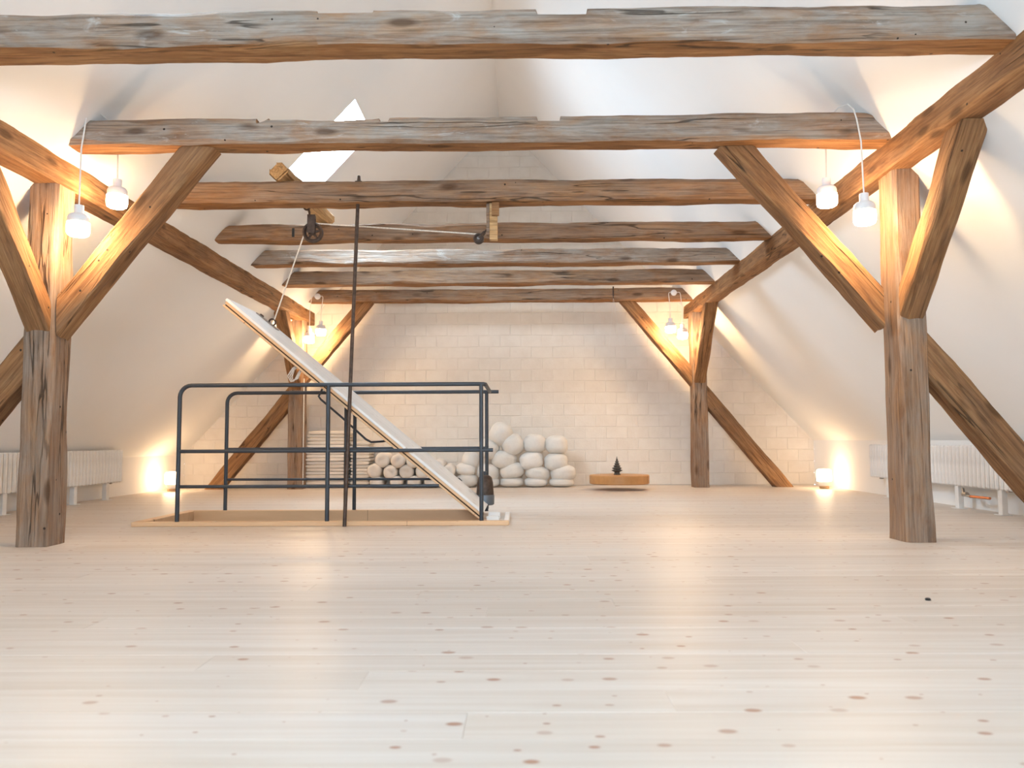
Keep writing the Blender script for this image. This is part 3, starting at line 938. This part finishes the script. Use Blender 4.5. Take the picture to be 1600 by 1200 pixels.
# floor lamps
def floor_lamp(x, y, label):
    o = empty('floor_lamp', (x, y, 0), label, 'lamp', 'floor lamps')
    MB().lathe([(0, 0), (.056, 0), (.06, .004), (.06, .03), (.056, .034), (0, .034)], 24).build('base', M_LAMPWOOD, o)
    MB().lathe([(.05, .032), (.06, .034), (.074, .05), (.082, .075), (.085, .095), (.08, .095), (.0, .06)], 24).build('holder', M_CERAMIC, o)
    MB().lathe([(.084, .094), (.092, .1), (.094, .16), (.093, .225), (.084, .243), (.06, .252), (0, .256)], 28).build('glass_shade', M_GLOWF, o, 60)
    return o
floor_lamp(-4.585, 10.55, 'lit white floor lamp in the far left corner behind the railing')
floor_lamp(3.965, 10.55, 'lit white floor lamp in the far right corner')

# ------------------------------------------------------------------ radiators
def fin_mesh(t):
    m = MB()
    m.bbox(-.05, .05, -t * .37, t * .37, 0, .37, .012)
    return m.mesh('fin', M_RAD)
FP = .0655
ME_FIN = fin_mesh(FP)
def radiator(sd, x, ya, yb, z0, label, legs, valve_y):
    o = empty('radiator', (x, ya, 0), label, 'radiator', 'radiators')
    n = int((yb - ya) / FP)
    for k in range(n):
        f = link('fin', ME_FIN, o); f.location = (0, (k + .5) * FP, z0)
    for zz in (z0 + .03, z0 + .34):
        MB().tube([(0, .0, zz), (0, n * FP, zz)], .02, 8).build('header_pipe', M_RAD, o)
    s = 1 if sd == 'R' else -1
    for ly in legs:
        lg_ = MB().bbox(-.025, .025, ly - ya - .03, ly - ya + .03, .004, z0 + .02, .003)
        lg_.build('leg', M_RAD, o)
        MB().bbox(-.05, .05, ly - ya - .055, ly - ya + .055, .0, .006, .002).build('foot_plate', M_RAD, o)
    vy = valve_y - ya
    v = MB().tube([(-s * .02, vy + .12, z0 - .02), (-s * .02, vy + .1, z0 - .075), (-s * .02, vy - .0, z0 - .085)], .014, 8)
    v.lathe([(0, -.03), (.022, -.03), (.022, .03), (0, .03)], 12, (-s * .02, vy + .08, z0 - .07), axis='y')
    v.build('valve', M_BRASS, o)
    MB().tube([(-s * .02, vy + .02, z0 - .085), (s * .01, vy - .25, z0 - .085)], .012, 8).build('copper_pipe', M_COPPER, o)
    for by in (valve_y - .55, yb - .22):
        MB().bbox(-.02, .02, by - ya - .015, by - ya + .015, z0 - .015, z0 + .01, .002).build('bracket_tab', M_BRASS, o)
radiator('L', -4.66, 5.3, 9.31, .188, 'long white fin radiator along the left knee wall', (6.2, 7.2, 8.35, 9.0), 6.95)
radiator('R', 4.06, 5.3, 9.31, .210, 'long white fin radiator along the right knee wall', (5.9, 6.83, 7.5, 8.9), 7.28)

# ------------------------------------------------------------------ blankets, rolls, cushions
def blanket_mesh(sx, sy, h, seed):
    r = random.Random(seed)
    m = MB(); n = 14
    prof = []
    # rounded-end cross section with a slight fold line at mid height on the right
    for k in range(n):
        a = 2 * PI * k / n
        cx, cz = math.cos(a), math.sin(a)
        prof.append((sx / 2 * (abs(cx) ** .28) * (1 if cx > 0 else -1), h / 2 * (abs(cz) ** .8) * (1 if cz > 0 else -1)))
    off = r.uniform(0, 50)
    ys = [-sy / 2, -sy / 2 + .012, -sy / 4, 0, sy / 4, sy / 2 - .012, sy / 2]
    vs_ = []
    for i, y in enumerate(ys):
        sq = .70 if i in (0, len(ys) - 1) else 1.0
        for (px, pz) in prof:
            nn = noise.noise(Vector((px * 6 + off, y * 5, pz * 9)))
            vs_.append((px * (1 if sq == 1 else .985) + .008 * nn, y + .006 * nn, h / 2 + pz * sq * (1 + .12 * nn)))
    fs_ = [(i * n + k, i * n + (k + 1) % n, (i + 1) * n + (k + 1) % n, (i + 1) * n + k) for i in range(len(ys) - 1) for k in range(n)]
    fs_ += [tuple(range(n)), tuple((len(ys) - 1) * n + k for k in range(n))]
    m.add(vs_, fs_, True)
    return m.mesh('folded_blanket', M_BLANKET, 50)
rnd = random.Random(77)
bm1 = [blanket_mesh(.57, .42, .046, s) for s in range(4)]
ORD = ['first', 'second', 'third', 'fourth', 'fifth', 'sixth', 'seventh', 'eighth', 'ninth', 'tenth']
def stack2(n, x, y, h, meshes, lab, group, wide=0.0):
    for k in range(n):
        o = link('folded_blanket', meshes[k % len(meshes)])
        o.location = (x + rnd.uniform(-.010, .010) - (wide if k < 11 else 0), y + rnd.uniform(-.006, .006), k * h)
        o.rotation_euler = (0, 0, rnd.uniform(-.015, .015))
        up = n - 1 - k
        if k == 0: l = 'bottom cream folded blanket of ' + lab
        elif up == 0: l = 'topmost cream folded blanket of ' + lab
        elif up < k: l = 'cream folded blanket, %s from the top of %s' % (ORD[up], lab)
        else: l = 'cream folded blanket, %s from the bottom of %s' % (ORD[k], lab)
        tag(o, l, 'blanket', group)
stack2(17, -2.655, 11.245, .0463, bm1, 'the tall stack beside the far left post', 'blankets in the tall stack', .02)
bm2 = [blanket_mesh(.27, .36, .045, 10 + s) for s in range(3)]
stack2(14, -2.225, 11.29, .0453, bm2, 'the narrow stack right of the tall one', 'blankets in the narrow stack')

def roll_mesh(r, ln, seed):
    rr = random.Random(seed); off = rr.uniform(0, 30)
    m = MB(); n = 26
    prof = [(0, .012), (.3, .006), (.62, .0), (.85, .012), (.97, .04), (1, .085), (1.0, ln / 2), (1, ln - .085), (.9, ln - .02), (0, ln)]
    rows, vs_, fs_ = [], [], []
    for (q, y) in prof:
        if q == 0: rows.append([len(vs_)]); vs_.append((0, y, 0)); continue
        rows.append(list(range(len(vs_), len(vs_) + n)))
        for k in range(n):
            a = 2 * PI * k / n
            w = 1 + .05 * noise.noise(Vector((math.cos(a) * 1.3 + off, math.sin(a) * 1.3, y * 3)))
            dy = .008 * math.sin(2 * a + off) * (1 - q)
            vs_.append((r * q * w * math.cos(a), y + dy, r * q * w * math.sin(a) * .97))
    for A, B in zip(rows, rows[1:]):
        for k in range(n):
            k2 = (k + 1) % n
            if len(A) == 1: fs_.append((A[0], B[k], B[k2]))
            elif len(B) == 1: fs_.append((A[k], A[k2], B[0]))
            else: fs_.append((A[k], A[k2], B[k2], B[k]))
    m.add(vs_, fs_, True)
    return m.mesh('cotton_bolster', M_ROLL, 55)
rmesh = [roll_mesh(.104, .46, s) for s in range(4)]
PXM = 10.98 / 1250
def px2(x, y):
    """centre of a thing on the far wall seen at picture point x, y -> room x, z at the front of the piles"""
    hx = 687.58 + 12.42 * 0 + (800 - x) * .00476
    return (x - 812.42 + .05) * PXM, .65 - (y - hx - .4) * PXM
ROLLS = [(587, 753, .092, 'bottom row, first from the left'), (618.5, 754, .088, 'bottom row, second from the left'), (646, 753, .092, 'bottom row, third from the left'), (672, 754, .088, 'bottom row, fourth from the left'), (697, 753, .092, 'bottom row, last on the right'),
         (584, 736, .104, 'second row, first from the left'), (609, 738, .100, 'second row, second from the left'), (634, 737.5, .104, 'second row, third from the left'), (659, 737, .100, 'second row, fourth from the left'), (700, 736, .092, 'second row, last on the right'),
         (596.5, 719, .106, 'top row, first from the left'), (621, 720.5, .103, 'top row, second from the left'), (645, 721, .100, 'top row, third from the left'), (684.5, 726.5, .082, 'top row, last on the right')]
for i, (x, y, r, l) in enumerate(ROLLS):
    X, Z = px2(x, y)
    o = link('cotton_bolster', rmesh[i % 4])
    Z = max(Z, r * .97 if i > 4 else .085)
    sz = r / .104
    o.scale = (sz, 1, sz if i > 4 else .085 / .104)
    o.location = (X, 10.98 + rnd.uniform(-.012, .012), Z)
    o.rotation_euler = (0, rnd.uniform(0, 6) if i > 4 else 0, 0)
    tag(o, 'rolled cream bolster in the pile under the lid, ' + l, 'bolster', 'rolled bolsters')

def cushion_mesh(seed):
    """round meditation cushion: squashed ball with pleats and a soft crease"""
    rr = random.Random(seed); off = Vector((rr.uniform(0, 30), rr.uniform(0, 30), 0))
    m = MB(); nu, nv = 32, 18
    vs_ = []; rows = []
    for j in range(nv + 1):
        t = PI * j / nv
        if j in (0, nv): rows.append([len(vs_)]); vs_.append((0, 0, math.cos(t))); continue
        rows.append(list(range(len(vs_), len(vs_) + nu)))
        for i in range(nu):
            a = 2 * PI * i / nu
            st, ct = abs(math.sin(t)) ** .72, math.cos(t)
            ct = (abs(ct) ** .80) * (1 if ct > 0 else -1)
            q = Vector((math.cos(a) * st, math.sin(a) * st, ct))
            d = 1 + .05 * noise.noise(q * 1.4 + off) + .02 * noise.noise(q * 4 + off)
            crease = -.05 * math.exp(-((q.z - .12 * math.sin(a * 2 + off.x) - .1) / .07) ** 2)
            d += crease + .008 * math.sin(a * 16) * (1 - st)
            vs_.append(tuple(q * d))
    fs_ = []
    for A, B in zip(rows, rows[1:]):
        for k in range(nu):
            k2 = (k + 1) % nu
            if len(A) == 1: fs_.append((A[0], B[k], B[k2]))
            elif len(B) == 1: fs_.append((A[k], B[0], A[k2]))
            else: fs_.append((A[k], B[k], B[k2], A[k2]))
    m.add(vs_, fs_, True)
    return m.mesh('round_cushion', M_CUSH, 70)
cmesh = [cushion_mesh(s) for s in range(5)]
# picture x, y of the centre, half width, half height, tilt, label
K6 = 1 / 6.668
def c6(x, y, w, h, tilt, lab): return (690 + x * K6, 650 + y * K6, w * K6, h * K6, tilt, lab)
CUSH = [c6(610, 190, 118, 118, .5, 'round ball of a cushion topping the left end of the cushion pile'),
        c6(735, 305, 118, 108, -.5, 'tilted cushion in the top row leaning beside the topmost ball'),
        c6(965, 290, 118, 98, 0, 'top row cushion second from the right end of the pile'),
        c6(1198, 302, 118, 98, 0, 'top row cushion at the right end of the pile'),
        c6(475, 345, 120, 105, .3, 'cushion below the topmost ball, behind the railing post'),
        c6(645, 462, 135, 95, .15, 'second row cushion just right of the railing post'),
        c6(930, 472, 128, 96, -.1, 'second row cushion second from the right end of the pile'),
        c6(1190, 485, 128, 96, 0, 'second row cushion at the right end of the pile'),
        c6(725, 578, 126, 84, -.2, 'creased cushion in the third row, third from the right end'),
        c6(995, 600, 132, 76, .15, 'creased cushion in the third row, second from the right end'),
        c6(1265, 602, 134, 84, -.05, 'creased cushion in the third row at the right end'),
        c6(725, 703, 124, 52, 0, 'flattened bottom cushion third from the right end of the pile'),
        c6(980, 703, 126, 52, 0, 'flattened bottom cushion second from the right end of the pile'),
        c6(1245, 708, 132, 48, 0, 'flattened bottom cushion at the right end of the pile'),
        c6(475, 592, 118, 86, .1, 'third row cushion hidden by the railing post above the counterweight'),
        c6(485, 703, 112, 52, 0, 'bottom cushion hidden behind the dark counterweight'),
        c6(242, 562, 106, 66, .1, 'cushion above the low one at the left end of the cushion pile'),
        c6(252, 682, 112, 72, 0, 'low bottom cushion at the left end of the cushion pile'),
        c6(292, 458, 92, 88, .4, 'small cushion leaning left of the railing post'),]
for i, (x, y, w, h, t, lab) in enumerate(CUSH):
    X, Z = px2(x, y)
    o = link('round_cushion', cmesh[i % 5])
    W, Hh = w * PXM, h * PXM
    Z = max(Z, Hh + .001)
    o.scale = (W, min(W, .165), Hh)
    o.location = (X, 11.16 + rnd.uniform(-.01, .01), Z)
    o.rotation_euler = (0, t, 0)
    tag(o, lab, 'cushion', 'round meditation cushions')

# ------------------------------------------------------------------ hanging round table with its ornament
DX, DY = 1.29, 10.52
tb = empty('hanging_table', (DX, DY, .075), 'round oak disc table hung on thin wires just above the floor', 'table')
MB().lathe([(0, 0), (.375, 0), (.387, .01), (.389, .105), (.38, .116), (0, .118)], 48).build('disc', M_DISC, tb)
hookp = Vector((-.01, .29, 2.50))
for a in (35, 145, 215, 325):
    p = (.34 * math.cos(math.radians(a)), .34 * math.sin(math.radians(a)), .117)
    MB().tube([p, hookp], .0008, 5).build('wire', M_CORD, tb)
hk = MB().tube([(-.01, .29, 2.49), (-.012, .295, 2.53), (-.01, .30, 2.57)], .006, 6)
hk.box(-.018, .0, .296, .31, 2.53, 2.66)
hk.build('hook', M_IRON, tb)
orn = empty('stone_ornament', (DX - .03, DY - .02, .193), 'small dark tiered stone ornament standing on the round hanging table', 'ornament')
for nm, pr in (('foot', [(0, 0), (.045, 0), (.046, .008), (.036, .014), (.034, .034), (.045, .04), (0, .041)]),
               ('tier', [(0, .041), (.045, .041), (.070, .052), (.072, .058), (.048, .066), (.044, .072), (0, .072)]),
               ('tier', [(0, .072), (.05, .073), (.064, .082), (.065, .088), (.042, .095), (.036, .102), (0, .102)]),
               ('tier', [(0, .102), (.038, .103), (.046, .111), (.045, .117), (.030, .124), (.026, .13), (0, .13)]),
               ('tier', [(0, .13), (.028, .131), (.034, .139), (.033, .145), (.020, .151), (.018, .158), (0, .158)]),
               ('finial', [(0, .158), (.020, .159), (.025, .168), (.016, .18), (.011, .192), (.013, .198), (.006, .212), (.004, .228), (0, .24)])):
    MB().lathe(pr, 16).build(nm, M_STONE, orn)

# thin cable down the far left post and a dark speck on the floor
tag(MB().tube([(-2.945, 10.86, 1.5), (-2.945, 10.86, .6), (-2.943, 10.86, .02)], .006, 6).build('wall_cable', M_CORD), 'thin white cable running down the far left post', 'cable')
tag(MB().lathe([(0, 0), (.010, 0), (.012, .004), (.009, .009), (0, .011)], 8, (1.634, 3.283, 0.0)).build('black_cap', M_BLACK), 'tiny black plastic cap lying on the floor boards', 'cap')
